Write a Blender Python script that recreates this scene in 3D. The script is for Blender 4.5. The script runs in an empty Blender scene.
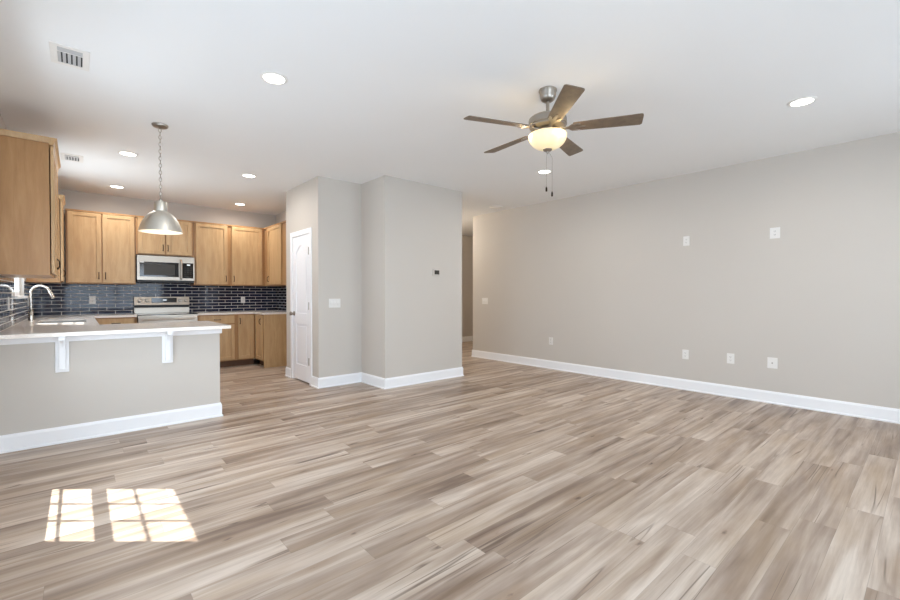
import bpy, bmesh, math, random
from mathutils import Vector, Matrix
random.seed(7)
PI = math.pi
D = bpy.data
scn = bpy.context.scene
C = scn.collection

# ------------------------------------------------------------------ camera
CAMH = 1.2113
cam_d = D.cameras.new('camera'); cam = D.objects.new('camera', cam_d); C.objects.link(cam)
cam.location = (0, 0, CAMH)
cam.rotation_euler = (math.radians(90 - 0.705), 0, math.radians(-41.129))
cam_d.sensor_width = 36.0
cam_d.lens = 425.35 / 900 * 36.0
cam_d.clip_start = 0.02
scn.camera = cam

# ------------------------------------------------------------------ world, sun, daylight through the windows, exposure
w = D.worlds.new('sky'); scn.world = w; w.use_nodes = True
bg = w.node_tree.nodes['Background']
bg.inputs['Color'].default_value = (0.50, 0.72, 1.0, 1)
bg.inputs['Strength'].default_value = 2.8

SUN_DIR = Vector((1.0, -0.87, -2.12)).normalized()
sd = D.lights.new('sun', 'SUN'); sun = D.objects.new('sun', sd); C.objects.link(sun)
sd.energy = 15.0; sd.angle = math.radians(0.5); sd.color = (1.0, 0.98, 0.95)
sun.rotation_euler = SUN_DIR.to_track_quat('-Z', 'Y').to_euler()
sun.location = (-6, 9, 10)

def area(name, loc, direction, sx, sy, power, color):
    l = D.lights.new(name, 'AREA'); l.shape = 'RECTANGLE'; l.size = sx; l.size_y = sy
    l.energy = power; l.color = color
    o = D.objects.new(name, l); C.objects.link(o); o.location = loc
    o.rotation_euler = Vector(direction).to_track_quat('-Z', 'Z').to_euler()
    return o
DAY = (0.84, 0.92, 1.0)      # open sky
GND = (1.0, 0.97, 0.92)      # ground-bounce tint for the added kitchen ceiling fill
area('daylight_south_door', (0.96, -1.75, 1.2), (0, 1, -0.3), 2.7, 2.1, 86, DAY)
area('daylight_south_window', (4.2, -1.75, 1.45), (0, 1, -0.3), 1.2, 1.5, 54, DAY)
area('daylight_left_window', (-0.80, 1.6, 1.2), (1, 0, 0.0), 1.5, 1.6, 20, DAY)
area('daylight_patch_window', (-0.80, 3.5, 1.1), (1, 0, -0.15), 0.8, 1.2, 50, DAY)
area('ground_light_kitchen_window', (-0.75, 6.575, 1.6), (1, 0, 0.1), 1.0, 0.9, 12, DAY)
area('kitchen_ceiling_fill_far', (-1.9, 6.575, 0.45), (1, 0, 0.9), 3.0, 1.6, 130, GND)  # fill lamp added outside the window to brighten the kitchen ceiling

scn.view_settings.view_transform = 'Standard'
scn.view_settings.look = 'None'
scn.view_settings.gamma = 1.0
scn.view_settings.use_curve_mapping = False
scn.view_settings.exposure = 0.0
scn.cycles.max_bounces = 10
scn.cycles.diffuse_bounces = 7
scn.cycles.sample_clamp_indirect = 6.0
scn.cycles.use_denoising = True

# ------------------------------------------------------------------ materials
def lin(r, g, b):
    f = lambda c: (c/255/12.92) if c/255 <= 0.04045 else ((c/255+0.055)/1.055)**2.4
    return (f(r), f(g), f(b), 1)
class NT:
    def __init__(s, name):
        s.m = D.materials.new(name); s.m.use_nodes = True
        s.t = s.m.node_tree; s.b = s.t.nodes['Principled BSDF']
    def n(s, kind, **k):
        nd = s.t.nodes.new(kind)
        for a, v in k.items(): setattr(nd, a, v)
        return nd
    def l(s, a, b): s.t.links.new(a, b)
    def math(s, op, a, b=None, clamp=False):
        nd = s.n('ShaderNodeMath', operation=op, use_clamp=clamp)
        for i, v in enumerate((a, b)):
            if v is None: continue
            if isinstance(v, (int, float)): nd.inputs[i].default_value = v
            else: s.l(v, nd.inputs[i])
        return nd.outputs[0]
    def comb(s, x, y, z):
        nd = s.n('ShaderNodeCombineXYZ')
        for i, v in enumerate((x, y, z)):
            if isinstance(v, (int, float)): nd.inputs[i].default_value = v
            else: s.l(v, nd.inputs[i])
        return nd.outputs[0]
    def ramp(s, fac, stops, interp='LINEAR'):
        nd = s.n('ShaderNodeValToRGB'); cr = nd.color_ramp; cr.interpolation = interp
        while len(cr.elements) < len(stops): cr.elements.new(0.5)
        for e, (p, c) in zip(cr.elements, stops):
            e.position = p; e.color = c if len(c) == 4 else (*c, 1)
        s.l(fac, nd.inputs[0]); return nd.outputs[0]
    def mix(s, fac, a, b, blend='MIX'):
        nd = s.n('ShaderNodeMix', data_type='RGBA', blend_type=blend)
        for sock, v in ((nd.inputs[0], fac), (nd.inputs[6], a), (nd.inputs[7], b)):
            if isinstance(v, (int, float)): sock.default_value = v
            elif isinstance(v, tuple): sock.default_value = v
            else: s.l(v, sock)
        return nd.outputs[2]
    def noise(s, vec, scale, detail=2, rough=0.5, dist=0.0):
        nd = s.n('ShaderNodeTexNoise'); nd.inputs['Scale'].default_value = scale
        nd.inputs['Detail'].default_value = detail; nd.inputs['Roughness'].default_value = rough
        nd.inputs['Distortion'].default_value = dist
        s.l(vec, nd.inputs['Vector']); return nd.outputs['Fac']
    def bump(s, h, strength, dist=0.002):
        nd = s.n('ShaderNodeBump'); nd.inputs['Strength'].default_value = strength
        nd.inputs['Distance'].default_value = dist
        s.l(h, nd.inputs['Height']); s.l(nd.outputs[0], s.b.inputs['Normal'])
    def objco(s): return s.n('ShaderNodeTexCoord').outputs['Object']
    def pos(s): return s.n('ShaderNodeNewGeometry').outputs['Position']

def paint(name, col, rough=0.6, bump=0.05, scale=220, spec=0.35):
    k = NT(name); p = k.pos()
    f = k.noise(p, 1.3, 2)
    c2 = tuple(v*0.97 for v in col[:3]) + (1,)
    k.l(k.mix(f, col, c2), k.b.inputs['Base Color'])
    k.b.inputs['Roughness'].default_value = rough
    k.b.inputs['Specular IOR Level'].default_value = spec
    if bump: k.bump(k.noise(p, scale, 2), bump, 0.001)
    return k.m
def metal(name, col, rough, aniso=None, streak=None):
    k = NT(name); k.b.inputs['Metallic'].default_value = 1.0
    o = k.objco()
    mp = k.n('ShaderNodeMapping'); mp.inputs['Scale'].default_value = streak or (40, 40, 40); k.l(o, mp.inputs[0])
    f = k.noise(mp.outputs[0], 5, 3)
    c2 = tuple(v*0.86 for v in col[:3]) + (1,)
    k.l(k.mix(f, col, c2), k.b.inputs['Base Color'])
    r = k.math('MULTIPLY_ADD', f, 0.12); r.node.inputs[2].default_value = rough - 0.05
    k.l(r, k.b.inputs['Roughness'])
    return k.m
def plain(name, col, rough=0.4, spec=0.5, var=0.95):
    k = NT(name)
    f = k.noise(k.objco(), 30, 2)
    k.l(k.mix(f, col, tuple(v*var for v in col[:3]) + (1,)), k.b.inputs['Base Color'])
    k.b.inputs['Roughness'].default_value = rough; k.b.inputs['Specular IOR Level'].default_value = spec
    return k.m
def glow(name, col, strength, base=(0.8, 0.8, 0.8, 1)):
    k = NT(name); k.b.inputs['Base Color'].default_value = base
    k.b.inputs['Emission Color'].default_value = col; k.b.inputs['Emission Strength'].default_value = strength
    k.b.inputs['Roughness'].default_value = 0.4
    return k.m

M = {}
M['wall'] = paint('wall_paint', lin(206, 200, 192))
M['penwall'] = M['wall']
M['ceiling'] = paint('ceiling_paint', lin(241, 242, 242), 0.85, 0.12, 120, 0.1)
M['trim'] = paint('trim_paint', lin(247, 248, 250), 0.35, 0)
M['door'] = paint('door_paint', lin(246, 247, 250), 0.4, 0.02, 300)
M['plate'] = plain('plate_plastic', lin(238, 236, 232), 0.35)
M['thermo'] = plain('thermostat_plastic', lin(206, 200, 192), 0.4)
M['slot'] = plain('slot_dark', lin(120, 115, 110), 0.6)
M['nickel'] = metal('brushed_nickel', lin(176, 168, 158), 0.32)
M['steel'] = metal('stainless_steel', lin(176, 166, 154), 0.3, streak=(2, 60, 60))
M['chrome'] = metal('faucet_nickel', lin(214, 206, 196), 0.22)
M['bronze'] = metal('dark_bronze', lin(62, 52, 46), 0.4)
M['blackglass'] = plain('black_glass', lin(22, 20, 20), 0.08, 0.6)
M['greyglass'] = plain('grey_mesh_glass', lin(70, 67, 62), 0.3, 0.2)
M['black'] = plain('black_plastic', lin(28, 26, 26), 0.45)
M['toe'] = plain('toe_kick', lin(104, 72, 48), 0.6)
M['pewter'] = metal('pendant_galvanised', lin(224, 221, 212), 0.46, streak=(6, 6, 60))
M['white_in'] = plain('enamel_white', lin(245, 238, 225), 0.4)
M['vent_dark'] = plain('vent_dark', lin(60, 60, 60), 0.8)
M['vent_grey'] = plain('vent_grey', lin(190, 190, 190), 0.6)
M['can'] = glow('downlight_lens', (1, 0.95, 0.86, 1), 9)
M['bulb'] = glow('pendant_bulb', (1, 0.86, 0.66, 1), 25)
M['led'] = glow('display_digits', (0.8, 0.92, 1, 1), 0.7)
M['sink'] = metal('sink_steel', lin(170, 170, 168), 0.5)

# light bowl glass: translucent alabaster that gives off light
k = NT('alabaster_bowl'); o = k.objco()
f = k.noise(o, 9, 4, 0.6, 1.2)
k.l(k.ramp(f, [(0.3, lin(255, 222, 160)), (0.7, lin(255, 238, 200))]), k.b.inputs['Emission Color'])
k.b.inputs['Emission Strength'].default_value = 0.43
k.b.inputs['Base Color'].default_value = lin(240, 222, 180); k.b.inputs['Roughness'].default_value = 0.3
M['bowl'] = k.m

# maple cabinets
def maple(name, c0, c1, c2):
    k = NT(name); o = k.objco()
    mp = k.n('ShaderNodeMapping'); mp.inputs['Scale'].default_value = (9, 9, 1.1); k.l(o, mp.inputs[0])
    f = k.noise(mp.outputs[0], 2.2, 5, 0.55, 0.6)
    mp2 = k.n('ShaderNodeMapping'); mp2.inputs['Scale'].default_value = (60, 60, 5); k.l(o, mp2.inputs[0])
    g = k.noise(mp2.outputs[0], 3, 3)
    col = k.ramp(f, [(0.28, c0), (0.5, c1), (0.75, c2)])
    col = k.mix(0.18, col, k.ramp(g, [(0.3, c0), (0.7, c2)]))
    k.l(col, k.b.inputs['Base Color'])
    k.b.inputs['Roughness'].default_value = 0.38; k.b.inputs['Specular IOR Level'].default_value = 0.4
    return k.m
M['maple'] = maple('maple_stain', lin(180, 144, 102), lin(193, 159, 116), lin(205, 173, 131))
M['maple_frame'] = maple('maple_frame', lin(160, 118, 76), lin(174, 132, 88), lin(186, 146, 102))
M['blade'] = maple('fan_blade_laminate', lin(98, 84, 70), lin(112, 96, 80), lin(124, 108, 90))

# quartz
k = NT('speckled_quartz'); p = k.pos()
f = k.noise(p, 260, 3, 0.7); g = k.noise(p, 6, 3)
col = k.ramp(f, [(0.32, lin(190, 172, 156)), (0.42, lin(238, 230, 221)), (0.62, lin(248, 243, 236)), (0.75, lin(252, 250, 246))])
k.l(k.mix(k.math('MULTIPLY', g, 0.25), col, lin(214, 200, 188)), k.b.inputs['Base Color'])
k.b.inputs['Roughness'].default_value = 0.14; k.b.inputs['Specular IOR Level'].default_value = 0.4
M['quartz'] = k.m

# navy tile, 2 x 8 inch running bond; axis = which world axis runs along the wall
def tile(name, axis):
    k = NT(name); sep = k.n('ShaderNodeSeparateXYZ'); k.l(k.pos(), sep.inputs[0])
    u = k.math('ADD', sep.outputs[axis], 5.03); v = k.math('SUBTRACT', sep.outputs[2], 0.914)
    br = k.n('ShaderNodeTexBrick'); br.offset = 0.5; br.squash = 1.0
    k.l(k.comb(u, v, 0), br.inputs['Vector'])
    br.inputs['Scale'].default_value = 1.0; br.inputs['Brick Width'].default_value = 0.206
    br.inputs['Row Height'].default_value = 0.0525; br.inputs['Mortar Size'].default_value = 0.0036
    br.inputs['Mortar Smooth'].default_value = 0.1; br.inputs['Bias'].default_value = 0.0
    br.inputs['Color1'].default_value = lin(20, 25, 44); br.inputs['Color2'].default_value = lin(36, 43, 66)
    br.inputs['Mortar'].default_value = lin(224, 220, 216)
    k.l(br.outputs['Color'], k.b.inputs['Base Color'])
    r = k.math('MULTIPLY_ADD', br.outputs['Fac'], 0.6); r.node.inputs[2].default_value = 0.05; k.b.inputs['Specular IOR Level'].default_value = 0.28
    k.l(r, k.b.inputs['Roughness'])
    wob = k.noise(k.pos(), 14, 2)
    h = k.math('SUBTRACT', k.math('MULTIPLY', wob, 0.2), br.outputs['Fac'])
    k.bump(h, 0.35, 0.002)
    return k.m
M['tile_x'] = tile('navy_tile_back', 0); M['tile_y'] = tile('navy_tile_side', 1)

# plank floor
k = NT('vinyl_plank'); sep = k.n('ShaderNodeSeparateXYZ'); k.l(k.pos(), sep.inputs[0])
X, Y = sep.outputs[0], sep.outputs[1]
WP, LP = 0.150, 1.22
ry = k.math('DIVIDE', k.math('ADD', Y, 10.02), WP); row = k.math('FLOOR', ry); fy = k.math('FRACT', ry)
wn = k.n('ShaderNodeTexWhiteNoise', noise_dimensions='1D'); k.l(row, wn.inputs['W'])
rx = k.math('ADD', k.math('DIVIDE', X, LP), k.math('MULTIPLY', wn.outputs['Value'], 17.3))
colm = k.math('FLOOR', rx); fx = k.math('FRACT', rx)
w2 = k.n('ShaderNodeTexWhiteNoise', noise_dimensions='3D'); k.l(k.comb(row, colm, 3.7), w2.inputs['Vector'])
s2 = k.n('ShaderNodeSeparateColor'); k.l(w2.outputs['Color'], s2.inputs[0])
r1, r2, r3 = s2.outputs[0], s2.outputs[1], s2.outputs[2]
ax = k.math('ADD', X, k.math('MULTIPLY', r2, 41.0)); ay = k.math('ADD', Y, k.math('MULTIPLY', r3, 23.0))
# broad soft streaks along the plank
st = k.noise(k.comb(k.math('MULTIPLY', ax, 1.0), k.math('MULTIPLY', ay, 15.0), r1), 1.0, 4, 0.48, 0.45)
fine = k.noise(k.comb(k.math('MULTIPLY', ax, 4.0), k.math('MULTIPLY', ay, 100.0), r2), 1.0, 4, 0.6, 0.3)
blot = k.noise(k.comb(k.math('MULTIPLY', ax, 2.4), k.math('MULTIPLY', ay, 8.0), r3), 1.0, 3, 0.55)
shr = k.noise(k.comb(k.math('MULTIPLY', X, 0.8), k.math('MULTIPLY', Y, 11.0), 4.0), 1.0, 3, 0.5, 0.4)
tone = k.math('ADD', k.math('MULTIPLY', st, 0.85), k.math('MULTIPLY', r1, 0.22))
tone = k.math('ADD', tone, k.math('MULTIPLY', blot, 0.28))
tone = k.math('ADD', tone, k.math('MULTIPLY', shr, 0.22))
base = k.ramp(tone, [(0.50, lin(108, 88, 74)), (0.62, lin(140, 121, 106)), (0.75, lin(167, 149, 134)), (0.89, lin(192, 176, 161)), (1.0, lin(210, 196, 182))])
warm = k.noise(k.comb(k.math('MULTIPLY', ax, 1.2), k.math('MULTIPLY', ay, 7.0), 9.0), 1.0, 2, 0.5)
base = k.mix(k.math('MULTIPLY', k.math('SUBTRACT', warm, 0.45, True), 1.6), base, lin(168, 143, 114))
base = k.mix(k.math('MULTIPLY', k.math('SUBTRACT', fine, 0.35, True), 0.55), base, lin(116, 96, 80))
# dark mineral streaks
ck = k.noise(k.comb(k.math('MULTIPLY', ax, 0.55), k.math('MULTIPLY', ay, 15.0), k.math('ADD', r1, 7.0)), 1.0, 1, 0.4, 0.0)
ab = k.math('ABSOLUTE', k.math('SUBTRACT', ck, 0.5))
line = k.math('SUBTRACT', 1.0, k.math('DIVIDE', ab, 0.016), True)
gate = k.noise(k.comb(k.math('MULTIPLY', ax, 1.6), k.math('MULTIPLY', ay, 5.0), k.math('ADD', r2, 3.0)), 1.0, 1)
gate = k.math('MULTIPLY', k.math('SUBTRACT', gate, 0.51, True), 9.0, True)
base = k.mix(k.math('MULTIPLY', k.math('MULTIPLY', line, gate), 0.85), base, lin(84, 64, 50))
# knots
vo = k.n('ShaderNodeTexVoronoi', feature='F1'); vo.inputs['Scale'].default_value = 1.0
k.l(k.comb(k.math('MULTIPLY', ax, 1.7), k.math('MULTIPLY', ay, 6.2), 0.0), vo.inputs['Vector'])
vs = k.n('ShaderNodeSeparateColor'); k.l(vo.outputs['Color'], vs.inputs[0])
pick = k.math('GREATER_THAN', vs.outputs[0], 0.42)
kw = k.noise(k.comb(k.math('MULTIPLY', ax, 22.0), k.math('MULTIPLY', ay, 40.0), 1.0), 1.0, 3, 0.6)
kd = k.math('ADD', vo.outputs['Distance'], k.math('MULTIPLY', k.math('SUBTRACT', kw, 0.5), 0.16))
kn = k.math('SUBTRACT', 1.0, k.math('DIVIDE', kd, 0.075), True)
halo = k.math('SUBTRACT', 1.0, k.math('DIVIDE', kd, 0.30), True)
base = k.mix(k.math('MULTIPLY', k.math('MULTIPLY', halo, pick), 0.45), base, lin(136, 108, 84))
base = k.mix(k.math('MULTIPLY', k.math('MULTIPLY', kn, pick), 0.95), base, lin(74, 54, 42))
# seams
ey = k.math('MINIMUM', fy, k.math('SUBTRACT', 1.0, fy)); ex = k.math('MINIMUM', fx, k.math('SUBTRACT', 1.0, fx))
sy = k.math('SUBTRACT', 1.0, k.math('DIVIDE', ey, 0.013), True); sx = k.math('SUBTRACT', 1.0, k.math('DIVIDE', ex, 0.0018), True)
seam = k.math('MAXIMUM', sy, sx)
base = k.mix(k.math('MULTIPLY', seam, 0.32), base, lin(92, 76, 64))
k.l(base, k.b.inputs['Base Color'])
rr = k.math('MULTIPLY_ADD', fine, 0.12); rr.node.inputs[2].default_value = 0.33
k.l(rr, k.b.inputs['Roughness']); k.b.inputs['Specular IOR Level'].default_value = 0.5
k.bump(k.math('SUBTRACT', k.math('MULTIPLY', fine, 0.2), seam), 0.25, 0.001)
M['floor'] = k.m

# window glass: thin clear pane
k = NT('window_glass'); t = k.t; t.nodes.remove(k.b)
out = [n for n in t.nodes if n.type == 'OUTPUT_MATERIAL'][0]
tr = k.n('ShaderNodeBsdfTransparent'); tr.inputs[0].default_value = (0.97, 0.98, 0.98, 1)
gl = k.n('ShaderNodeBsdfGlossy'); gl.inputs['Roughness'].default_value = 0.02
fr = k.n('ShaderNodeFresnel'); fr.inputs[0].default_value = 1.45
mx = k.n('ShaderNodeMixShader'); gm = k.n('ShaderNodeNewGeometry'); k.l(k.math('MULTIPLY', fr.outputs[0], k.math('SUBTRACT', 1.0, gm.outputs['Backfacing'])), mx.inputs[0]); k.l(tr.outputs[0], mx.inputs[1]); k.l(gl.outputs[0], mx.inputs[2])
k.l(mx.outputs[0], out.inputs[0]); M['glass'] = k.m
M['grass'] = paint('lawn', lin(120, 140, 80), 0.9, 0)

# ------------------------------------------------------------------ mesh helpers
class MB:
    def __init__(s): s.bm = bmesh.new()
    def box(s, x0, x1, y0, y1, z0, z1):
        v = [s.bm.verts.new((x, y, z)) for z in (z0, z1) for y in (y0, y1) for x in (x0, x1)]
        for f in ((0, 2, 3, 1), (4, 5, 7, 6), (0, 1, 5, 4), (2, 6, 7, 3), (0, 4, 6, 2), (1, 3, 7, 5)):
            s.bm.faces.new([v[i] for i in f])
        return s
    def poly(s, pts, axis, a, b):
        """extrude a 2D polygon along axis ('x','y','z') from a to b"""
        def mk(p, t):
            return {'x': (t, p[0], p[1]), 'y': (p[0], t, p[1]), 'z': (p[0], p[1], t)}[axis]
        A = [s.bm.verts.new(mk(p, a)) for p in pts]; B = [s.bm.verts.new(mk(p, b)) for p in pts]
        n = len(pts)
        s.bm.faces.new(A); s.bm.faces.new(B[::-1])
        for i in range(n): s.bm.faces.new((A[i], B[i], B[(i+1) % n], A[(i+1) % n]))
        return s
    def lathe(s, prof, seg=48, c=(0, 0), cap=True):
        rings = []
        for r, z in prof:
            if r < 1e-6: rings.append([s.bm.verts.new((c[0], c[1], z))])
            else: rings.append([s.bm.verts.new((c[0]+r*math.cos(2*PI*i/seg), c[1]+r*math.sin(2*PI*i/seg), z)) for i in range(seg)])
        for A, B in zip(rings, rings[1:]):
            for i in range(seg):
                j = (i+1) % seg
                if len(A) == 1 and len(B) == 1: continue
                if len(A) == 1: s.bm.faces.new((A[0], B[j], B[i]))
                elif len(B) == 1: s.bm.faces.new((A[i], A[j], B[0]))
                else: s.bm.faces.new((A[i], A[j], B[j], B[i]))
        if cap:
            for R in (rings[0], rings[-1]):
                if len(R) > 2: s.bm.faces.new(R)
        return s
    def tube(s, pts, r, seg=10, close=False):
        pts = [Vector(p) for p in pts]; n = len(pts); rings = []
        rad = r if isinstance(r, (list, tuple)) else [r]*n
        prev = None
        for i, p in enumerate(pts):
            if close: t = pts[(i+1) % n] - pts[i-1]
            else: t = pts[min(i+1, n-1)] - pts[max(i-1, 0)]
            t.normalize()
            if prev is None:
                a = t.orthogonal().normalized()
            else:
                a = (prev - t*prev.dot(t)).normalized()
            prev = a; b = t.cross(a)
            rings.append([s.bm.verts.new(p + (a*math.cos(2*PI*q/seg) + b*math.sin(2*PI*q/seg))*rad[i]) for q in range(seg)])
        m = n if close else n-1
        for i in range(m):
            A, B = rings[i], rings[(i+1) % n]
            for q in range(seg):
                s.bm.faces.new((A[q], A[(q+1) % seg], B[(q+1) % seg], B[q]))
        if not close: s.bm.faces.new(rings[0]); s.bm.faces.new(rings[-1])
        return s
    def build(s, name, mat, parent=None, smooth=False, bevel=0, loc=None, rot=None):
        bmesh.ops.recalc_face_normals(s.bm, faces=s.bm.faces)
        me = D.meshes.new(name); s.bm.to_mesh(me); s.bm.free()
        me.materials.append(mat)
        if smooth:
            for p in me.polygons: p.use_smooth = True
            try: me.set_sharp_from_angle(angle=math.radians(38))
            except Exception: pass
        o = D.objects.new(name, me); C.objects.link(o)
        if loc: o.location = loc
        if rot: o.rotation_euler = rot
        if parent: o.parent = parent
        if bevel:
            b = o.modifiers.new('bevel', 'BEVEL'); b.width = bevel; b.segments = 2; b.limit_method = 'ANGLE'
            b.angle_limit = math.radians(40)
        return o
def tag(o, label, cat, group=None):
    o['label'] = label; o['category'] = cat
    if group: o['group'] = group
    return o
def thing(name, label, cat, loc=(0, 0, 0), rz=0, group=None):
    o = D.objects.new(name, None); C.objects.link(o); o.empty_display_size = 0.1
    o.location = loc; o.rotation_euler = (0, 0, rz)
    return tag(o, label, cat, group)
def st(o):
    o['kind'] = 'structure'; return o
def copy_tree(o, parent=None):
    c = o.copy(); C.objects.link(c)
    if parent: c.parent = parent
    for ch in list(o.children): copy_tree(ch, c)
    return c
def boxes(name, lst, mat, **k):
    b = MB()
    for q in lst: b.box(*q)
    return b.build(name, mat, **k)

# ------------------------------------------------------------------ shell
H = 2.74
XL, XR, YK, YS0 = -0.485, 5.815, 8.38, -1.5
XP, XB, YB, YSW = 2.333, 2.959, 4.657, 5.256     # pantry face, box side, box front, switch wall
XBR, YPE, XKR, YHB = 4.303, 6.377, 2.87, 8.0
T = 0.12
st(boxes('floor', [(-0.6, 9.35, -1.65, 8.55, -0.12, 0)], M['floor']))
st(boxes('ceiling', [(-0.6, 9.35, -1.65, 8.55, H, H+0.12)], M['ceiling']))

def wall_x(x0, x1, y0, y1, holes):
    """wall slab with rectangular holes (ya, yb, za, zb)"""
    out = []; y = y0
    for ya, yb, za, zb in sorted(holes):
        out.append((x0, x1, y, ya, 0, H))
        if za > 0: out.append((x0, x1, ya, yb, 0, za))
        out.append((x0, x1, ya, yb, zb, H)); y = yb
    out.append((x0, x1, y, y1, 0, H)); return out
def wall_y(y0, y1, x0, x1, holes):
    return [(b[2], b[3], b[0], b[1], b[4], b[5]) for b in wall_x(y0, y1, x0, x1, holes)]
KW = (6.05, 7.10, 1.20, 2.24)          # kitchen window
LW = (3.08, 4.06, 0.68, 2.24)          # living window that throws the sun patch
LW2 = (0.85, 2.35, 0.68, 2.24)
st(boxes('wall_left', wall_x(XL-0.1, XL, YS0-T, YK+T, [LW2, LW, KW]), M['wall']))
st(boxes('wall_kitchen_back', [(XL, XKR+T, YK, YK+T, 0, H)], M['wall']))
st(boxes('wall_kitchen_right', [(XKR, XKR+T, YPE, YK, 0, H)], M['wall']))
st(boxes('wall_pantry', wall_x(XP, XP+T, YSW, YPE, [(5.52, 6.12, 0, 2.035)]), M['wall']))
st(boxes('wall_pantry_end', [(XP+T, XKR+T, YPE-T, YPE, 0, H)], M['wall']))
st(boxes('wall_switch', [(XP+T, XB, YSW, YSW+T, 0, H)], M['wall']))
st(boxes('wall_box_side', [(XB, XB+T, YB, YSW+T, 0, H)], M['wall']))
st(boxes('wall_box_front', [(XB+T, XBR, YB, YB+T, 0, H)], M['wall']))
st(boxes('wall_hall_left', [(XBR-T, XBR, YB+T, YHB, 0, H)], M['wall']))
st(boxes('wall_hall_back', wall_y(YHB, YHB+T, XBR-T, 9.2, [(7.93, 8.75, 0, 2.05)]), M['wall']))
st(boxes('wall_hall_end', [(9.2, 9.32, 5.86, YHB+T, 0, H)], M['wall']))
st(boxes('wall_right', [(XR, XR+T, YS0-T, 5.98, 0, H)], M['wall']))
st(boxes('wall_hall_right', [(XR+T, 9.2, 5.86, 5.98, 0, H)], M['wall']))
SD = (-0.38, 2.3, 0, 2.08); SW = (3.62, 4.78, 0.68, 2.15)
st(boxes('wall_south', wall_y(YS0-T, YS0, XL, XR, [SD, SW]), M['wall']))
PY = 4.70; PX = 1.056
st(boxes('wall_peninsula', [(XL, PX, PY, PY+0.11, 0, 0.882)], M['penwall']))

# windows ------------------------------------------------------------
def win_x(name, hole, muntins_y, muntins_z, rail, glassbox, gx, parent_kind=True):
    """window in a wall of constant x; glassbox = lit opening (ya, yb, za, zb)"""
    ya, yb, za, zb = hole; ga, gb, gc, gd = glassbox
    e = D.objects.new(name, None); C.objects.link(e); st(e)
    t0, t1 = gx-0.006, gx+0.006
    f = MB()
    f.box(t0, t1, ya, ga, za, zb).box(t0, t1, gb, yb, za, zb).box(t0, t1, ga, gb, za, gc).box(t0, t1, ga, gb, gd, zb)
    if rail: f.box(t0, t1, ga, gb, rail[0], rail[1])
    f.build('sash', M['trim'], e)
    m = MB()
    for y in muntins_y: m.box(gx-0.005, gx+0.005, y-0.008, y+0.008, gc, gd)
    for z in muntins_z: m.box(gx-0.0055, gx+0.0055, ga, gb, z-0.008, z+0.008)
    m.build('muntin_grid', M['trim'], e)
    MB().box(gx-0.003, gx-0.0005, ga, gb, gc, gd).build('pane', M['glass'], e)
    return e
gy = 3.195, 3.93
w_l = win_x('window_1', LW, [gy[0]+0.245, gy[0]+0.49], [0.869, 1.594], (1.176, 1.306), (gy[0]-0.01, gy[1]+0.01, 0.765, 1.99), -0.50)
win_x('window_2', LW2, [1.35, 1.85], [1.1, 1.8], (1.42, 1.50), (0.9, 2.3, 0.74, 2.18), -0.50)
wk = win_x('window_3', KW, [6.40, 6.75], [1.96], (1.70, 1.75), (6.10, 7.05, 1.25, 2.19), -0.53)
MB().box(XL-0.0, XL+0.03, KW[0]-0.03, KW[1]+0.03, KW[2]-0.03, KW[2]).build('window_sill', M['trim'], wk, bevel=0.003)
def win_y(name, hole, n, door=False):
    xa, xb, za, zb = hole; e = D.objects.new(name, None); C.objects.link(e); st(e)
    y0, y1 = YS0-0.09, YS0-0.03
    f = MB(); s = 0.06
    z0 = 0.0 if door else za
    f.box(xa, xa+s, y0, y1, z0, zb).box(xb-s, xb, y0, y1, z0, zb).box(xa+s, xb-s, y0, y1, zb-s, zb).box(xa+s, xb-s, y0, y1, z0, z0+s)
    for i in range(1, n):
        x = xa+(xb-xa)*i/n; f.box(x-0.04, x+0.04, y0, y1, z0+s, zb-s)
    f.build('sash', M['trim'], e)
    MB().box(xa+s, xb-s, YS0-0.062, YS0-0.058, z0+s, zb-s).build('pane', M['glass'], e)
win_y('window_4', SW, 2); win_y('door_3', SD, 2, True)

# baseboards and trim --------------------------------------------------
BT, BH = 0.014, 0.135
PROF = [(0, 0), (0.022, 0), (0.022, 0.012), (BT, 0.02), (BT, BH-0.022), (0.008, BH-0.004), (0.006, BH), (0, BH)]
def base(name, fixed, a, b, axis, sign, m0=0, m1=0):
    """axis: direction of the run; fixed: wall plane; sign: side the board stands on; m0, m1: mitre (1 outside corner, -1 inside)"""
    m = MB(); bm = m.bm
    def ring(t, k_):
        r = []
        for p, z in PROF:
            q = fixed+sign*p; tt = t+k_*p
            r.append(bm.verts.new((q, tt, z) if axis == 'y' else (tt, q, z)))
        return r
    A = ring(a, -m0); B = ring(b, m1); n = len(A)
    bm.faces.new(A); bm.faces.new(B[::-1])
    for i in range(n): bm.faces.new((A[i], B[i], B[(i+1) % n], A[(i+1) % n]))
    return st(m.build(name, M['trim']))
base('baseboard_right', XR, YS0, 5.98, 'y', -1, -1, 1)
base('baseboard_hall_right', 5.98, XR, 9.2, 'x', 1, 1, 0)
base('baseboard_box_front', YB, XB, XBR, 'x', -1, 1, 1)
base('baseboard_box_side', XB, YB, YSW, 'y', -1, 1, -1)
base('baseboard_switch', YSW, XP, XB, 'x', -1, 1, -1)
base('baseboard_pantry_near', XP, YSW, 5.45, 'y', -1, 1, 0)
base('baseboard_pantry_far', XP, 6.19, YPE, 'y', -1, 0, 1)
base('baseboard_hall_left', XBR, YB, YHB, 'y', 1, 1, -1)
base('baseboard_hall_back', YHB, XBR, 7.86, 'x', -1, -1, 0)
base('baseboard_left', XL, YS0, PY, 'y', 1, -1, -1)
base('baseboard_south', YS0, 2.3, XR, 'x', 1, 0, -1)
base('baseboard_peninsula', PY, XL, PX, 'x', -1, -1, 1)
base('baseboard_peninsula_end', PX, PY, PY+0.11, 'y', 1, 1, 0)
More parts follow.
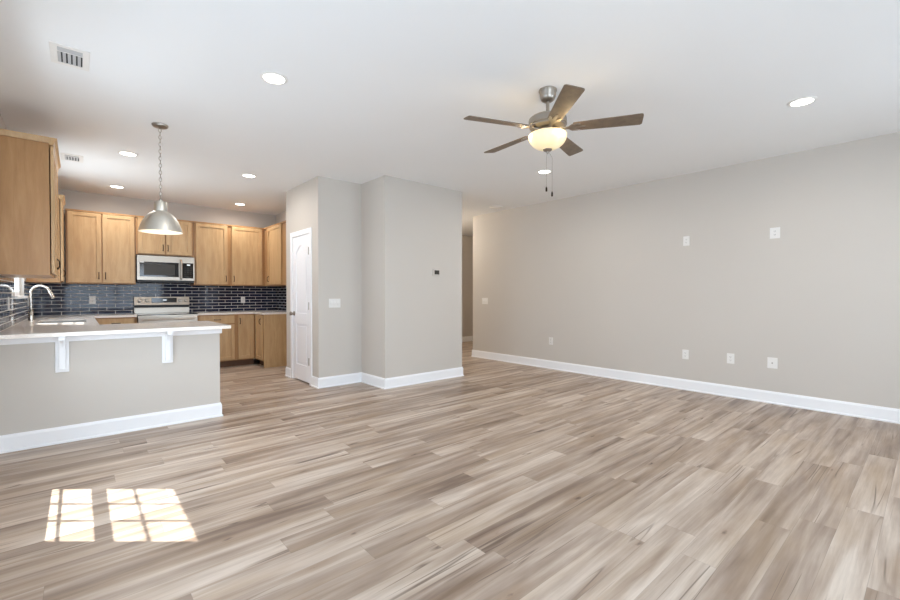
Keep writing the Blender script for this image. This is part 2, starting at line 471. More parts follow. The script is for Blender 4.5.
st(boxes('trim_1', [(XL, PX+0.018, PY-0.018, PY, 0.828, 0.8838), (PX, PX+0.018, PY, PY+0.11, 0.828, 0.8838)], M['trim'], bevel=0.003))

# pantry door ----------------------------------------------------------
door = st(D.objects.new('door_1', None)); C.objects.link(door)
cs = MB()
for a, b in ((5.45, 5.52), (6.12, 6.19)):
    cs.box(XP-0.013, XP, a, b, 0, 2.105)
cs.box(XP-0.013, XP, 5.52, 6.12, 2.035, 2.105)
cs.box(XP, XP+T, 5.52, 5.526, 0, 2.035).box(XP, XP+T, 6.114, 6.12, 0, 2.035).box(XP, XP+T, 5.526, 6.114, 2.029, 2.035)
cs.build('door_frame', M['trim'], door, bevel=0.003)
def panel_slab():
    """two panel slab: lower square panel, upper panel with an arched head; x=thickness, y=width"""
    bm = MB(); y0, y1, z0, z1 = 5.53, 6.11, 0.018, 2.026; xf = XP+0.012
    bm.box(xf, xf+0.032, y0, y1, z0, z1)
    # raised stiles/rails as ring pieces with sunk panels between
    t = 0.012; xa, xb = xf-t, xf; s = 0.105
    a, b = y0+s, y1-s
    bm.box(xa, xb, y0, a, z0, z1).box(xa, xb, b, y1, z0, z1)
    bm.box(xa, xb, a, b, z0, 0.235).box(xa, xb, a, b, 0.80, 0.955)
    # arched top rail
    n = 20; zc = 1.80; rise = 0.10
    arch = [(a+(b-a)*i/n, zc+rise*math.sin(PI*i/n)) for i in range(n+1)]
    bm.poly([(a, z1)] + arch + [(b, z1)], 'x', xa, xb)
    # raised centre fields
    g = 0.03
    bm.box(xf-0.006, xf, a+g, b-g, 0.235+g, 0.80-g)
    arch2 = [(b-g-(b-a-2*g)*i/n, zc-g+rise*0.92*math.sin(PI*i/n)) for i in range(n+1)]
    bm.poly([(a+g, 0.955+g), (b-g, 0.955+g)] + arch2, 'x', xf-0.006, xf)
    return bm
panel_slab().build('door_slab', M['door'], door, bevel=0.0025)
kn = MB(); kn.lathe([(0.0, 0), (0.032, 0), (0.032, 0.006), (0.013, 0.012), (0.012, 0.034), (0.024, 0.04), (0.029, 0.052), (0.024, 0.064), (0, 0.068)], 24)
kn.build('door_knob', M['nickel'], door, True, loc=(XP, 6.07, 0.945), rot=(0, -PI/2, 0))
for z in (1.80, 1.06, 0.31):
    h = MB(); h.box(XP-0.002, XP+0.004, 5.53, 5.556, z-0.045, z+0.045); h.tube([(XP-0.012, 5.530, z-0.05), (XP-0.012, 5.530, z+0.05)], 0.0085, 10)
    h.build('hinge', M['nickel'], door)
# hall door
d2 = st(D.objects.new('door_2', None)); C.objects.link(d2)
boxes('door_frame', [(7.86, 7.93, YHB-0.016, YHB, 0, 2.12), (8.75, 8.82, YHB-0.016, YHB, 0, 2.12), (7.93, 8.75, YHB-0.016, YHB, 2.05, 2.12)], M['trim'], parent=d2)
boxes('door_slab', [(7.93, 8.75, YHB+0.02, YHB+0.055, 0.01, 2.05)], M['door'], parent=d2)

# backsplash -----------------------------------------------------------
ZC0, ZC = 0.884, 0.914; ZU0, ZU1 = 1.37, 2.41
st(boxes('trim_2', [(XL+0.008, 0.66, YK-0.008, YK, ZC, ZU0), (0.66, 1.42, YK-0.008, YK, ZC, 1.41), (1.42, XKR-0.008, YK-0.008, YK, ZC, ZU0)], M['tile_x']))
st(boxes('trim_3', [(XL, XL+0.008, 4.52, KW[0]-0.03, ZC, ZU0), (XL, XL+0.008, KW[0]-0.03, KW[1]+0.03, ZC, KW[2]-0.03), (XL, XL+0.008, KW[1]+0.03, YK, ZC, ZU0)], M['tile_y']))
st(boxes('trim_4', [(XKR-0.008, XKR, 7.0, YK, ZC, ZU0)], M['tile_y']))

# ------------------------------------------------------------------ cabinets
def pull(parent, x, z, vertical=True, L=0.09, y=-0.024):
    m = MB(); n = 10; pts = []
    for i in range(n+1):
        s = -L/2 + L*i/n; b = 0.022*(1-(2*i/n-1)**4)
        pts.append((x, y-b, z+s) if vertical else (x+s, y-b, z))
    m.tube(pts, 0.0052, 8)
    for s in (-L/2, L/2):
        c = (x, y, z+s) if vertical else (x+s, y, z)
        m.tube([c, (c[0], c[1]-0.006, c[2])], 0.008, 8)
    return m.build('handle', M['bronze'], parent, True)
def shaker(parent, name, x0, x1, z0, z1, fr=0.055, flat=False, gap=0.004):
    m = MB(); y0, y1 = -0.020-gap, -gap
    if flat: m.box(x0, x1, y0, y1, z0, z1)
    else:
        m.box(x0, x0+fr, y0, y1, z0, z1).box(x1-fr, x1, y0, y1, z0, z1)
        m.box(x0+fr, x1-fr, y0, y1, z1-fr, z1).box(x0+fr, x1-fr, y0, y1, z0, z0+fr)
        m.box(x0+fr, x1-fr, y0+0.011, y1, z0+fr, z1-fr)
    return m.build(name, M['maple'], parent, bevel=0.0015)
def upper(label, loc, rz, width, z0, z1, depth, doors, crown=0.0, hz='low'):
    """doors: list of (x0, x1, handle_x or None)"""
    e = thing('wall_cabinet', label, 'cabinet', (loc[0], loc[1], z0), rz, 'maple wall cabinets')
    h = z1-z0
    b = MB(); b.box(0, width, 0.001, depth, 0, h)
    b.box(0.001, width-0.001, -0.0005, 0.001, 0.001, h-0.001)
    b.build('cabinet_body', M['maple_frame'], e)
    for x0, x1, hx in doors:
        d = shaker(e, 'door', x0, x1, 0.018, h-0.02, gap=0.008 if crown else 0.004)
        if hx is not None: pull(d, hx, 0.018+0.10)
    if crown:
        c = MB()
        pr = [(0, h-0.015), (-0.028, h-0.015), (-0.034, h+crown*0.35), (-0.05, h+crown*0.75), (-0.05, h+crown), (0, h+crown)]
        c.poly(pr, 'x', -0.02, width)
        pr2 = [(-0.0, h-0.0), (-0.012, h), (-0.02, h+crown*0.75), (-0.02, h+crown), (0, h+crown)]
        c.poly([(a, q) for a, q in [(p[0], p[1]) for p in pr2]], 'y', 0.0, depth)
        c.build('crown_moulding', M['maple'], e)
    else:
        MB().box(0, width, -0.024, 0.0, h-0.016, h+0.006).build('top_moulding', M['maple_frame'], e)
    return e
FU = 8.03                                 # front plane of the back-wall cabinets
UD = YK-FU-0.001
upper('maple wall cabinet with two doors, left of the microwave cabinet', (-0.13, FU), 0, 0.79, ZU0, ZU1, UD,
      [(0.02, 0.385, 0.355), (0.40, 0.775, 0.43)])
upper('short maple wall cabinet with two small doors directly above the microwave', (0.662, FU), 0, 0.766, 1.83, ZU1, UD,
      [(0.025, 0.37, 0.345), (0.385, 0.735, 0.41)])
upper('maple wall cabinet with one door, just right of the microwave', (1.430, FU), 0, 0.548, ZU0, ZU1, UD,
      [(0.03, 0.50, 0.475)])
upper('maple wall cabinet with one door, on the back wall next to the right corner', (1.980, FU), 0, 0.575, ZU0, ZU1, UD,
      [(0.02, 0.52, 0.05)])
upper('maple wall cabinet on the side wall by the pantry, seen at an angle', (2.557, 8.029), -PI/2, 1.10, ZU0, ZU1, XKR-2.557-0.001,
      [(0.20, 0.86, 0.245)])
upper('maple wall cabinet nearest the camera, its large plain end panel showing', (-0.172, 4.75), PI/2, 0.98, ZU0, 2.44, -XL-0.172-0.001,
      [(0.003, 0.485, 0.45), (0.492, 0.975, 0.53)], crown=0.045)
upper('narrow maple wall cabinet squeezed in the far left corner past the window', (-0.175, 7.36), PI/2, 0.66, ZU0, 2.44, -XL-0.175-0.001,
      [(0.003, 0.60, 0.05)], crown=0.045)

def base_cab(label, loc, rz, width, depth, fronts, name='base_cabinet', hollow=False):
    e = thing(name, label, 'cabinet', (loc[0], loc[1], 0), rz, 'maple base cabinets')
    b = MB()
    if hollow:
        t = 0.018
        b.box(0, width, 0, t, 0.105, ZC0-0.001).box(0, width, depth-t, depth, 0.105, ZC0-0.001).box(0, width, t, depth-t, 0.105, 0.123)
        b.box(0, t, t, depth-t, 0.123, ZC0-0.001).box(width-t, width, t, depth-t, 0.123, ZC0-0.001)
    else: b.box(0, width, 0.0, depth, 0.105, ZC0-0.001)
    b.build('cabinet_body', M['maple_frame'], e)
    MB().box(0.0, width, 0.07, depth, 0.0, 0.105).build('toe_kick', M['toe'], e)
    for f in fronts:
        if f[0] == 'drawer':
            d = shaker(e, 'drawer', f[1], f[2], f[3], f[4], flat=True); pull(d, (f[1]+f[2])/2, (f[3]+f[4])/2, False)
        else:
            d = shaker(e, 'door', f[1], f[2], f[3], f[4])
            if f[5] is not None: pull(d, f[5], f[4]-0.10)
    return e
FB = 7.78
BD = YK-FB-0.009
base_cab('maple base cabinet with drawer over door, right of the range', (1.425, FB), 0, 0.585, BD,
         [('drawer', 0.03, 0.545, 0.735, 0.865), ('door', 0.03, 0.545, 0.125, 0.715, 0.08)])
base_cab('maple base cabinet with one tall door, in the back right corner', (2.012, FB), 0, 0.287, BD,
         [('door', 0.018, 0.265, 0.125, 0.865, 0.045)])
e = base_cab('maple base cabinet at the right end, wide plain end panel facing out', (2.30, FB-0.001), -PI/2, 0.46, XKR-2.30-0.009,
         [('door', 0.10, 0.43, 0.125, 0.865, 0.38)])
MB().box(0.46, 0.472, 0.0, XKR-2.30-0.009, 0.0, ZC0-0.001).build('end_panel', M['maple'], e)
base_cab('maple base cabinet left of the range, its top rail showing over the peninsula', (0.16, FB), 0, 0.485, BD,
         [('drawer', 0.03, 0.455, 0.735, 0.865), ('door', 0.03, 0.455, 0.125, 0.715, 0.42)])
base_cab('maple sink cabinet under the kitchen window', (0.125, 5.50), PI/2, FB-5.51, 0.125-XL-0.009,
         [('door', 0.35, 0.80, 0.125, 0.865, 0.75), ('door', 0.82, 1.27, 0.125, 0.865, 0.87), ('door', 1.40, 1.95, 0.125, 0.865, 1.45)], hollow=True)
base_cab('maple base cabinet behind the white peninsula wall', (1.056, 5.47), PI, 0.93, 5.47-4.811,
         [('door', 0.03, 0.45, 0.125, 0.865, 0.41), ('door', 0.47, 0.90, 0.125, 0.865, 0.51)])

# ------------------------------------------------------------------ worktops
SX0, SX1, SY0, SY1 = -0.33, 0.06, 6.15, 6.92       # sink cut-out
YCF = 4.517
wt = MB()
wt.box(XL, 1.115, YCF, 5.50, ZC0, ZC)
wt.box(XL, SX0, 5.50, YK-0.009, ZC0, ZC)
wt.box(SX0, 0.155, 5.50, SY0, ZC0, ZC).box(SX1, 0.155, SY0, SY1, ZC0, ZC).box(SX0, 0.155, SY1, YK-0.009, ZC0, ZC)
wt.box(0.155, 0.648, FB-0.03, YK-0.009, ZC0, ZC)
bmesh.ops.remove_doubles(wt.bm, verts=wt.bm.verts, dist=1e-5)
tag(wt.build('worktop', M['quartz'], bevel=0), 'white quartz worktop covering the peninsula and the sink run', 'worktop')
wr = MB(); wr.box(1.422, XKR-0.009, FB-0.03, YK-0.009, ZC0, ZC).box(2.27, XKR-0.009, 7.29, FB-0.03, ZC0, ZC)
tag(wr.build('worktop', M['quartz']), 'white quartz worktop right of the range, turning the back corner', 'worktop')

# sink -----------------------------------------------------------------
sk = thing('kitchen_sink', 'stainless undermount sink below the kitchen window', 'sink', (0, 0, 0))
b = MB(); d = 0.70; t = 0.004; g = 0.004
x0, x1, y0, y1 = SX0+g, SX1-g, SY0+g, SY1-g
b.box(x0, x1, y0, y1, d, d+t).box(x0, x0+t, y0, y1, d, ZC0+0.012).box(x1-t, x1, y0, y1, d, ZC0+0.012).box(x0, x1, y0, y0+t, d, ZC0+0.012).box(x0, x1, y1-t, y1, d, ZC0+0.012)
b.build('basin', M['sink'], sk)
MB().lathe([(0, d+t), (0.045, d+t), (0.045, d+t+0.004), (0.02, d+t+0.002), (0, d+t+0.002)], 24, c=(-0.13, 6.53)).build('drain', M['chrome'], sk, True)

# faucet ---------------------------------------------------------------
fx, fy = -0.405, 6.72
fc = thing('kitchen_faucet', 'brushed nickel gooseneck faucet rising behind the sink', 'faucet', (fx, fy, ZC))
MB().lathe([(0, 0), (0.030, 0), (0.030, 0.008), (0.024, 0.014), (0.022, 0.10), (0.016, 0.12), (0, 0.12)], 24).build('faucet_base', M['chrome'], fc, True)
R = 0.085; pts = [(0, 0, 0.10), (0, 0, 0.20), (0, 0, 0.315)]
dx, dy = 0.93, -0.36
for i in range(1, 15):
    a = PI*i/14*0.90
    s = R*(1-math.cos(a)); pts.append((s*dx, s*dy, 0.315+R*math.sin(a)))
MB().tube(pts, 0.0125, 14).build('spout', M['chrome'], fc, True)
p0 = Vector(pts[-1]); dr = (Vector(pts[-1])-Vector(pts[-2])).normalized()
MB().tube([p0, p0+dr*0.03, p0+dr*0.085, p0+dr*0.09], [0.014, 0.017, 0.02, 0.016], 14).build('spray_head', M['chrome'], fc, True)
MB().tube([(0, -0.02, 0.075), (0.0, -0.05, 0.085), (0.01, -0.115, 0.14)], [0.009, 0.008, 0.006], 10).build('lever', M['chrome'], fc, True)

# corbels under the overhang --------------------------------------------
def corbel(x, label):
    e = thing('countertop_bracket', label, 'bracket', (x, PY, 0.60), 0, 'white brackets under the peninsula worktop')
    MB().box(-0.042, 0.042, -0.018, -0.0, -0.02, 0.228).build('back_plate', M['trim'], e, bevel=0.002)
    MB().box(-0.02, 0.02, -0.046, -0.0185, 0.005, 0.245).build('upright', M['trim'], e, bevel=0.002)
    MB().box(-0.02, 0.02, -0.165, -0.0465, 0.250, 0.2835).build('arm', M['trim'], e, bevel=0.002)
    n = 8; cu = [(-0.0465-0.075*(1-math.cos(PI/2*i/n)), 0.175+0.075*math.sin(PI/2*i/n)) for i in range(n+1)]
    MB().poly([(-0.0465, 0.2495)] + cu, 'x', -0.011, 0.011).build('brace', M['trim'], e)
    return e
corbel(-0.104, 'white wooden worktop bracket on the peninsula, nearer the left wall')
corbel(0.618, 'white wooden worktop bracket near the free end of the peninsula')

# ------------------------------------------------------------------ range
RX0, RX1 = 0.655, 1.415; RW = RX1-RX0
rg = thing('range', 'stainless electric range between the base cabinets on the back wall', 'stove', (RX0, 7.70, 0))
MB().box(0.0, RW, 0.02, YK-7.70-0.012, 0.03, 0.905).build('range_body', M['steel'], rg)
MB().box(0.02, RW-0.02, 0.06, 0.56, 0.0, 0.03).build('plinth', M['black'], rg)
MB().box(-0.004, RW+0.004, -0.005, 0.60, 0.906, 0.918).build('cooktop', M['blackglass'], rg)
bgd = MB(); bgd.poly([(0.60, 0.918), (0.655, 0.918), (0.667, 0.93), (0.667, 1.175), (0.615, 1.175), (0.60, 1.14), (0.585, 1.02)], 'x', 0.0, RW-0.01)
# backguard: lower band, black gap, upper tilted control panel
bm_low = MB().box(0.0, RW-0.012, 0.575, 0.667, 0.919, 1.005).build('backguard', M['steel'], rg, bevel=0.002)
MB().box(0.004, RW-0.016, 0.60, 0.666, 1.006, 1.045).build('backguard_vent', M['black'], rg)
bgd.bm.free()
cp = MB(); cp.poly([(0.570, 1.046), (0.666, 1.046), (0.666, 1.180), (0.592, 1.180)], 'x', 0.0, RW-0.012)
cp = cp.build('control_panel', M['steel'], rg, bevel=0.002)
MB().box(0.225, 0.565, 0.562, 0.585, 1.088, 1.160).build('display', M['blackglass'], cp)
MB().box(0.375, 0.425, 0.5605, 0.5622, 1.118, 1.134).build('clock_digits', M['led'], cp)
for x in (0.07, 0.165, 0.615, 0.70):
    kq = MB(); kq.lathe([(0, 0), (0.030, 0), (0.030, 0.004), (0.023, 0.008), (0.020, 0.028), (0, 0.030)], 24)
    kq.box(-0.003, 0.003, 0.0, 0.021, 0.028, 0.034)
    kq.build('knob', M['nickel'], cp, True, loc=(x, 0.579, 1.117), rot=(PI/2+math.radians(-9), 0, 0))
od = MB().box(0.0, RW, -0.01, 0.018, 0.20, 0.87).build('oven_door', M['steel'], rg, bevel=0.003)
MB().box(0.10, RW-0.10, -0.012, -0.009, 0.36, 0.70).build('oven_window', M['blackglass'], od)
hb = MB(); hb.tube([(0.05, -0.06, 0.84), (RW-0.05, -0.06, 0.84)], 0.013, 14)
for x in (0.06, RW-0.06): hb.tube([(x, -0.01, 0.84), (x, -0.06, 0.84)], 0.009, 10)
hb.build('handle', M['steel'], od, True)
MB().box(0.0, RW, -0.006, 0.018, 0.872, 0.905).build('front_rail', M['steel'], rg)
MB().box(0.0, RW, -0.008, 0.018, 0.04, 0.195).build('warming_drawer', M['steel'], rg, bevel=0.003)

# ------------------------------------------------------------------ microwave
MX0, MX1, MZ0, MZ1 = 0.668, 1.422, 1.405, 1.812; MW = MX1-MX0; MH = MZ1-MZ0; MYF = 7.96
mw = thing('microwave', 'stainless microwave mounted over the range', 'microwave', (MX0, MYF, MZ0))
MB().box(0.0, MW, 0.001, YK-MYF-0.009, 0, MH).build('microwave_body', M['black'], mw)
md = MB(); xw = MW-0.205
# front door frame around a window
md.box(0.0, xw, -0.022, 0, 0.034, 0.085).box(0, xw, -0.022, 0, MH-0.095, MH-0.0)
md.box(0, 0.03, -0.022, 0, 0.085, MH-0.095).box(xw-0.012, xw, -0.022, 0, 0.085, MH-0.095)
md = md.build('door', M['steel'], mw)
wn_ = MB(); wn_.box(0.03, xw-0.012, -0.018, -0.002, 0.085, MH-0.095); wn_ = wn_.build('window_frame', M['blackglass'], md)
MB().box(0.085, xw-0.065, -0.0195, -0.0182, 0.11, MH-0.125).build('mesh_window', M['greyglass'], md)
MB().box(0.03, 0.085, -0.0235, -0.0222, MH-0.108, MH-0.097).build('badge', M['plate'], md)
hq = MB(); hx = xw+0.018
hq.tube([(hx, -0.024, 0.055), (hx, -0.055, 0.075), (hx, -0.06, 0.12), (hx, -0.06, MH-0.12), (hx, -0.055, MH-0.07), (hx, -0.024, MH-0.05)], 0.0145, 14)
hq.build('handle', M['steel'], md, True)
pn = MB(); pn.box(xw+0.001, MW, -0.022, 0, 0.034, 0.07).box(xw+0.001, MW, -0.022, 0, MH-0.095, MH).box(xw+0.001, xw+0.04, -0.022, 0, 0.07, MH-0.095).box(MW-0.018, MW, -0.022, 0, 0.07, MH-0.095)
pn.build('side_frame', M['steel'], mw)
cpn = MB().box(xw+0.04, MW-0.018, -0.018, -0.001, 0.07, MH-0.095).build('control_panel', M['blackglass'], mw)
MB().box(xw+0.10, xw+0.145, -0.0196, -0.0182, MH-0.13, MH-0.115).build('clock_digits', M['led'], cpn)
key0 = MB().box(0, 0.022, -0.0192, -0.0181, 0, 0.010).build('key', M['greyglass'], cpn)
for r in range(5):
    for c_ in range(3):
        if r or c_:
            kk = key0.copy(); C.objects.link(kk); kk.parent = cpn
        else: kk = key0
        kk.location = (xw+0.066+c_*0.038, 0, 0.095+r*0.034)
MB().box(0, MW, -0.016, 0, 0.0, 0.032).build('vent_grille', M['black'], mw)

# ------------------------------------------------------------------ plates
def plate(loc, rz, label, wd=0.072, ht=0.118, kind='outlet', cat='outlet', group=None):
    e = thing({'outlet': 'wall_outlet', 'switch': 'light_switch', 'cable': 'cable_plate'}[kind], label, cat, loc, rz, group)
    MB().box(-wd/2, wd/2, -0.006, -0.0005, -ht/2, ht/2).build('cover_plate', M['plate'], e, bevel=0.002)
    if kind == 'outlet':
        for s in (-0.0195, 0.0195):
            r = MB().box(-0.0165, 0.0165, -0.0085, -0.006, s-0.014, s+0.014).build('receptacle', M['plate'], e, bevel=0.003)
            MB().box(-0.0075, -0.0045, -0.0092, -0.0086, s-0.004, s+0.006).box(0.0045, 0.0075, -0.0092, -0.0086, s-0.004, s+0.006).box(-0.002, 0.002, -0.0092, -0.0086, s-0.010, s-0.006).build('slots', M['slot'], r)
    elif kind == 'switch':
        n = max(1, round((wd-0.03)/0.046))
        for i in range(n):
            x = (i-(n-1)/2)*0.046
            MB().poly([(-0.006, -0.034), (-0.0115, -0.002), (-0.008, 0.034), (-0.006, 0.034)], 'x', x-0.0165, x+0.0165).build('rocker', M['plate'], e)
    else:
        MB().lathe([(0, 0), (0.007, 0), (0.007, 0.010), (0.004, 0.012), (0, 0.012)], 12).build('jack', M['nickel'], e, True, loc=(0, -0.006, 0), rot=(PI/2, 0, 0))
    return e
RWZ = -PI/2
for (y, z, kd, wd, lb) in (
    (2.098, 1.893, 'outlet', 0.074, 'white outlet high on the right wall, left of the two upper plates'),
    (1.187, 1.895, 'outlet', 0.092, 'white plate high on the right wall, right of the two upper plates'),
    (2.100, 0.452, 'outlet', 0.074, 'white outlet low on the right wall, directly below the upper left plate'),
    (1.602, 0.456, 'outlet', 0.076, 'white outlet low on the right wall, middle of the nearest three'),
    (1.199, 0.452, 'cable', 0.092, 'white plate low on the right wall, below the upper right plate'),
    (4.147, 0.455, 'outlet', 0.074, 'white outlet low on the right wall, alone toward the hallway')):
    plate((XR, y, z), RWZ, lb, wd, 0.12, kd, 'outlet', 'white plates on the right wall')
plate((XR, 5.648, 1.093), RWZ, 'white two-gang switch plate at the hallway end of the right wall', 0.15, 0.118, 'switch', 'switch')
plate((2.557, YSW, 1.10), 0, 'white three-gang switch plate on the wall beside the pantry door', 0.165, 0.118, 'switch', 'switch')
plate((0.158, YK-0.008, 1.135), 0, 'white outlet on navy tile left of the range', 0.076, 0.118, 'outlet', 'outlet')
plate((2.27, YK-0.008, 1.12), 0, 'white outlet on navy tile right of the range', 0.072, 0.118, 'outlet', 'outlet')
plate((XL+0.008, 5.50, 1.135), PI/2, 'white outlet on left-hand navy tile under the nearest cabinet', 0.072, 0.118, 'outlet', 'outlet')
plate((XL+0.008, 7.55, 1.135), PI/2, 'white outlet on left-hand navy tile beyond the faucet', 0.072, 0.118, 'outlet', 'outlet')
# thermostat
th = thing('thermostat', 'small white thermostat with a dark screen on the projecting wall', 'thermostat', (3.80, YB, 1.525))
MB().box(-0.062, 0.062, -0.022, -0.0005, -0.045, 0.045).build('housing', M['thermo'], th, bevel=0.004)
MB().box(-0.040, 0.046, -0.0235, -0.0222, -0.028, 0.030).build('screen', M['greyglass'], th)

# ------------------------------------------------------------------ ceiling fixtures
def downlight(x, y, label, power=5, tagn='living'):
    e = thing('recessed_light', label, 'ceiling light', (x, y, H), 0, 'recessed ceiling lights')
    MB().lathe([(0.070, -0.001), (0.092, -0.001), (0.092, -0.004), (0.074, -0.009), (0.070, -0.006)], 40, cap=False).build('trim_ring', M['plate'], e, True)
    MB().lathe([(0, -0.0045), (0.071, -0.0045), (0.071, -0.001), (0, -0.001)], 40).build('lens', M['can'], e, True)
    l = D.lights.new('downlight', 'AREA'); l.shape = 'DISK'; l.size = 0.13; l.energy = power; l.color = (1, 0.94, 0.88); l.spread = math.radians(170)
    lo = D.objects.new('downlight_'+tagn, l); C.objects.link(lo); lo.parent = e; lo.location = (0, 0, -0.012)
PWR_LIVING, PWR_KITCHEN = 11, 8
for x, y, lb in ((1.051, 3.09, 'round recessed light over the living room, nearest the large ceiling vent'),
                 (0.416, 5.774, 'round recessed kitchen light left of the pendant chain, nearer of two'),
                 (1.658, 5.816, 'round recessed kitchen light right of the pendant, nearer of two'),
                 (0.421, 7.632, 'round recessed kitchen light by the back cabinets, left side'),
                 (2.061, 7.737, 'round recessed kitchen light by the back right cabinet corner'),
                 (4.323, 0.717, 'round recessed light near the right wall, at far right of the ceiling'),
                 (4.365, 3.217, 'round recessed light beyond the ceiling fan, seen below its bowl')):
    kit = y > 5
    downlight(x, y, lb, PWR_KITCHEN if kit else PWR_LIVING, 'kitchen' if kit else 'living')
def vent(x, y, wx, wy, label, slats):
    e = thing('ceiling_vent', label, 'vent', (x, y, H), 0)
    f = MB(); b_ = 0.035
    f.box(-wx/2, wx/2, -wy/2, -wy/2+b_, -0.006, -0.0005).box(-wx/2, wx/2, wy/2-b_, wy/2, -0.006, -0.0005)
    f.box(-wx/2, -wx/2+b_, -wy/2+b_, wy/2-b_, -0.006, -0.0005).box(wx/2-b_, wx/2, -wy/2+b_, wy/2-b_, -0.006, -0.0005)
    f.build('frame', M['plate'], e, bevel=0.002)
    MB().box(-wx/2+b_, wx/2-b_, -wy/2+b_, wy/2-b_, -0.0012, -0.0004).build('duct_shade', M['vent_dark'], e)  # flat dark sheet, painted in for the shade inside the duct
    ya, yb = -wy/2+b_, wy/2-b_; xa, xb = -wx/2+b_, wx/2-b_; split = ya+0.06
    n = slats; pitch = (xb-xa)/n
    for i in range(n):
        x0_ = xa+pitch*i
        MB().poly([(x0_, -0.0018), (x0_+pitch*0.62, -0.0055), (x0_+pitch*0.66, -0.0045), (x0_, -0.0014)], 'y', split+0.006, yb).build('louvre', M['vent_grey'], e)
    MB().box(xa, xb, split, split+0.006, -0.006, -0.0013).build('divider', M['plate'], e)
    for i in range(2):
        y_ = ya+0.006+i*0.028
        MB().poly([(y_, -0.0018), (y_+0.020, -0.0055), (y_+0.021, -0.0045), (y_, -0.0014)], 'x', xa, xb).build('louvre', M['vent_grey'], e)
vent(-0.028, 3.675, 0.19, 0.30, 'white rectangular ceiling vent with louvres, over the living area', 5)
vent(-0.043, 6.36, 0.19, 0.30, 'small white ceiling vent over the kitchen near the left cabinets', 5)
sm = thing('ceiling_disc', 'flat round white ceiling disc near the hallway corner', 'smoke detector', (5.48, 5.06, H))
MB().lathe([(0, 0), (0.115, 0), (0.115, -0.012), (0.10, -0.018), (0.06, -0.018), (0.055, -0.022), (0, -0.022)], 40).build('housing', M['plate'], sm, True)

# pendant ---------------------------------------------------------------
pe = thing('pendant_light', 'metal dome pendant light hanging on a chain over the peninsula', 'pendant light', (0.565, 4.617, H))
MB().lathe([(0, 0), (0.064, 0), (0.064, -0.006), (0.058, -0.018), (0.02, -0.024), (0.006, -0.03), (0, -0.03)], 32).build('canopy', M['nickel'], pe, True)
ch = MB(); z = -0.03; i = 0
while z > -0.665:
    a = 0.010; hh = 0.019; pts = []
    for q in range(12):
        t_ = 2*PI*q/12; u, v = a*math.cos(t_), hh*math.sin(t_)
        pts.append((u, 0, z-hh+v) if i % 2 == 0 else (0, u, z-hh+v))
    ch.tube(pts, 0.0024, 6, close=True); z -= 0.0315; i += 1
ch.build('chain', M['nickel'], pe, True)
ZR = 1.778-H
MB().tube([(0.006, 0.004, -0.03), (0.009, -0.004, -0.25), (0.004, 0.006, -0.45), (0, 0, 2.055-H)], 0.0022, 6).build('cord', M['plate'], pe, True)
shp = [(0.0, 2.066-H), (0.010, 2.066-H), (0.012, 2.056-H), (0.040, 2.053-H), (0.049, 2.040-H), (0.050, 1.965-H), (0.058, 1.958-H), (0.085, 1.943-H), (0.112, 1.915-H), (0.136, 1.875-H), (0.154, 1.83-H), (0.166, 1.785-H), (0.169, 1.776-H)]
inn = [(0.166, 1.777-H), (0.162, 1.785-H), (0.150, 1.83-H), (0.132, 1.873-H), (0.108, 1.912-H), (0.082, 1.939-H), (0.05, 1.955-H), (0.0, 1.957-H)]
MB().lathe(shp, 56, cap=False).build('lamp_shade', M['pewter'], pe, True)
li = MB().lathe(inn, 56, cap=False).build('shade_lining', M['white_in'], pe, True)
MB().lathe([(0, 1.945-H), (0.015, 1.945-H), (0.018, 1.92-H), (0.030, 1.885-H), (0.031, 1.865-H), (0.022, 1.842-H), (0, 1.835-H)], 20).build('bulb', M['bulb'], pe, True)

# ceiling fan -------------------------------------------------------------
FX, FY = 2.652, 1.927
fan = thing('ceiling_fan', 'five-blade brushed nickel ceiling fan with a glowing glass bowl', 'ceiling fan', (FX, FY, H))
MB().lathe([(0, 0), (0.066, 0), (0.067, -0.010), (0.060, -0.022), (0.058, -0.055), (0.048, -0.076), (0.03, -0.088), (0, -0.090)], 40).build('canopy', M['nickel'], fan, True)
MB().lathe([(0, -0.086), (0.0125, -0.086), (0.0125, -0.178), (0.026, -0.180), (0.026, -0.198), (0, -0.198)], 20).build('downrod', M['nickel'], fan, True)
MB().lathe([(0, -0.194), (0.030, -0.194), (0.085, -0.198), (0.124, -0.206), (0.137, -0.216), (0.140, -0.228), (0.140, -0.264), (0.132, -0.268), (0.132, -0.280), (0.11, -0.292), (0.06, -0.298), (0, -0.298)], 56).build('motor_housing', M['nickel'], fan, True)
MB().lathe([(0, -0.296), (0.055, -0.296), (0.055, -0.318), (0.075, -0.325), (0.075, -0.333), (0, -0.333)], 40).build('light_fitter', M['nickel'], fan, True)
ZB = -0.300
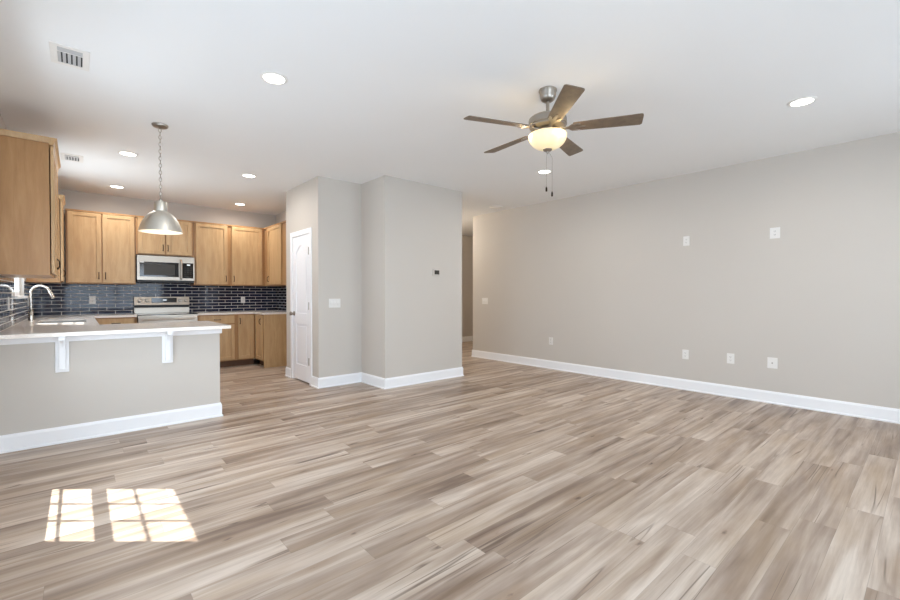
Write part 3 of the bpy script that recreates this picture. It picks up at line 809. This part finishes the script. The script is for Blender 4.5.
for kblade, ang in enumerate((-58, 14, 86, 158, 230)):
    m = MB(); n = 14; r0, r1 = 0.185, 0.655; prof = []
    for i in range(n+1):
        s = i/n; hw = 0.047+0.018*s**0.8
        x = r0+(r1-r0)*s
        prof.append((x, hw))
    # rounded ends
    out_ = [(r0-0.004, 0.03)] + prof[0:-1] + [(r1-0.012, 0.064), (r1-0.003, 0.056), (r1, 0.044)]
    pts = out_ + [(x, -y) for x, y in reversed(out_)]
    m.poly(pts, 'z', -0.003, 0.003)
    bl = m.build('blade', M['blade'], fan, loc=(0, 0, ZB+0.008), rot=(math.radians(-12), 0, math.radians(ang)))
    br = MB()
    br.poly([(0.085, 0.018), (0.12, 0.014), (0.15, 0.016), (0.175, 0.040), (0.215, 0.044), (0.235, 0.036), (0.215, 0.026), (0.190, 0.012), (0.265, 0.009), (0.272, 0.0), (0.265, -0.009), (0.190, -0.012), (0.215, -0.026), (0.235, -0.036), (0.215, -0.044), (0.175, -0.040), (0.15, -0.016), (0.12, -0.014), (0.085, -0.018)], 'z', -0.0085, -0.0035)
    for sx_, sy_ in ((0.205, 0.034), (0.205, -0.034), (0.255, 0)):
        br.lathe([(0, -0.012), (0.006, -0.011), (0.006, -0.008)], 10, c=(sx_, sy_), cap=False)
    br.build('blade_bracket', M['nickel'], bl, bevel=0.001)
bw = MB(); bz = 2.412-H
prof = [(0.02, bz+0.0), (0.116, bz+0.0), (0.137, bz-0.004), (0.141, bz-0.012)]
for i in range(1, 13):
    a = PI/2*i/12; prof.append((0.141*math.cos(a)**0.9 if i < 12 else 0.0, bz-0.012-0.104*math.sin(a)))
bw.lathe(prof, 56, cap=False).build('light_bowl', M['bowl'], fan, True)
zf = bz-0.114
MB().lathe([(0, zf+0.004), (0.034, zf+0.002), (0.034, zf-0.004), (0.024, zf-0.014), (0.010, zf-0.018), (0.008, zf-0.030), (0.0, zf-0.036)], 28).build('finial', M['nickel'], fan, True)
for (cx_, cy_, zt) in ((-0.006, 0.005, 2.02), (0.03, -0.02, 1.985)):
    pc = MB().tube([(cx_*0.3, cy_*0.3, zf-0.02), (cx_, cy_, zf-0.06), (cx_, cy_, zt-H)], 0.0012, 6).build('pull_chain', M['nickel'], fan, True)
    MB().lathe([(0, zt-H), (0.004, zt-H), (0.007, zt-H-0.012), (0.007, zt-H-0.034), (0, zt-H-0.038)], 12, c=(cx_, cy_)).build('chain_fob', M['bronze'], pc, True)
# point lights added outside the bowl rim for its glow on the blades
for a in (20, 140, 260):
    l = D.lights.new('bowl_fill', 'POINT'); l.energy = 1.1; l.color = (1, 0.74, 0.42); l.shadow_soft_size = 0.02
    lo = D.objects.new('bowl_fill_glow', l); C.objects.link(lo); lo.parent = fan
    lo.location = (0.185*math.cos(math.radians(a)), 0.185*math.sin(math.radians(a)), bz-0.02)

# unseen hallway light, added to brighten that end of the room
hl = st(D.objects.new('ceiling_hall_fill', None)); C.objects.link(hl); hl.location = (5.15, 7.0, H)
MB().lathe([(0, -0.001), (0.14, -0.001), (0.14, -0.02), (0.12, -0.06), (0.07, -0.085), (0, -0.09)], 32).build('lamp_shade', M['bowl'], hl, True)
l = D.lights.new('hall', 'POINT'); l.energy = 52; l.color = (1, 0.88, 0.74); l.shadow_soft_size = 0.1
lo = D.objects.new('hall_glow', l); C.objects.link(lo); lo.parent = hl; lo.location = (0, 0, -0.25)
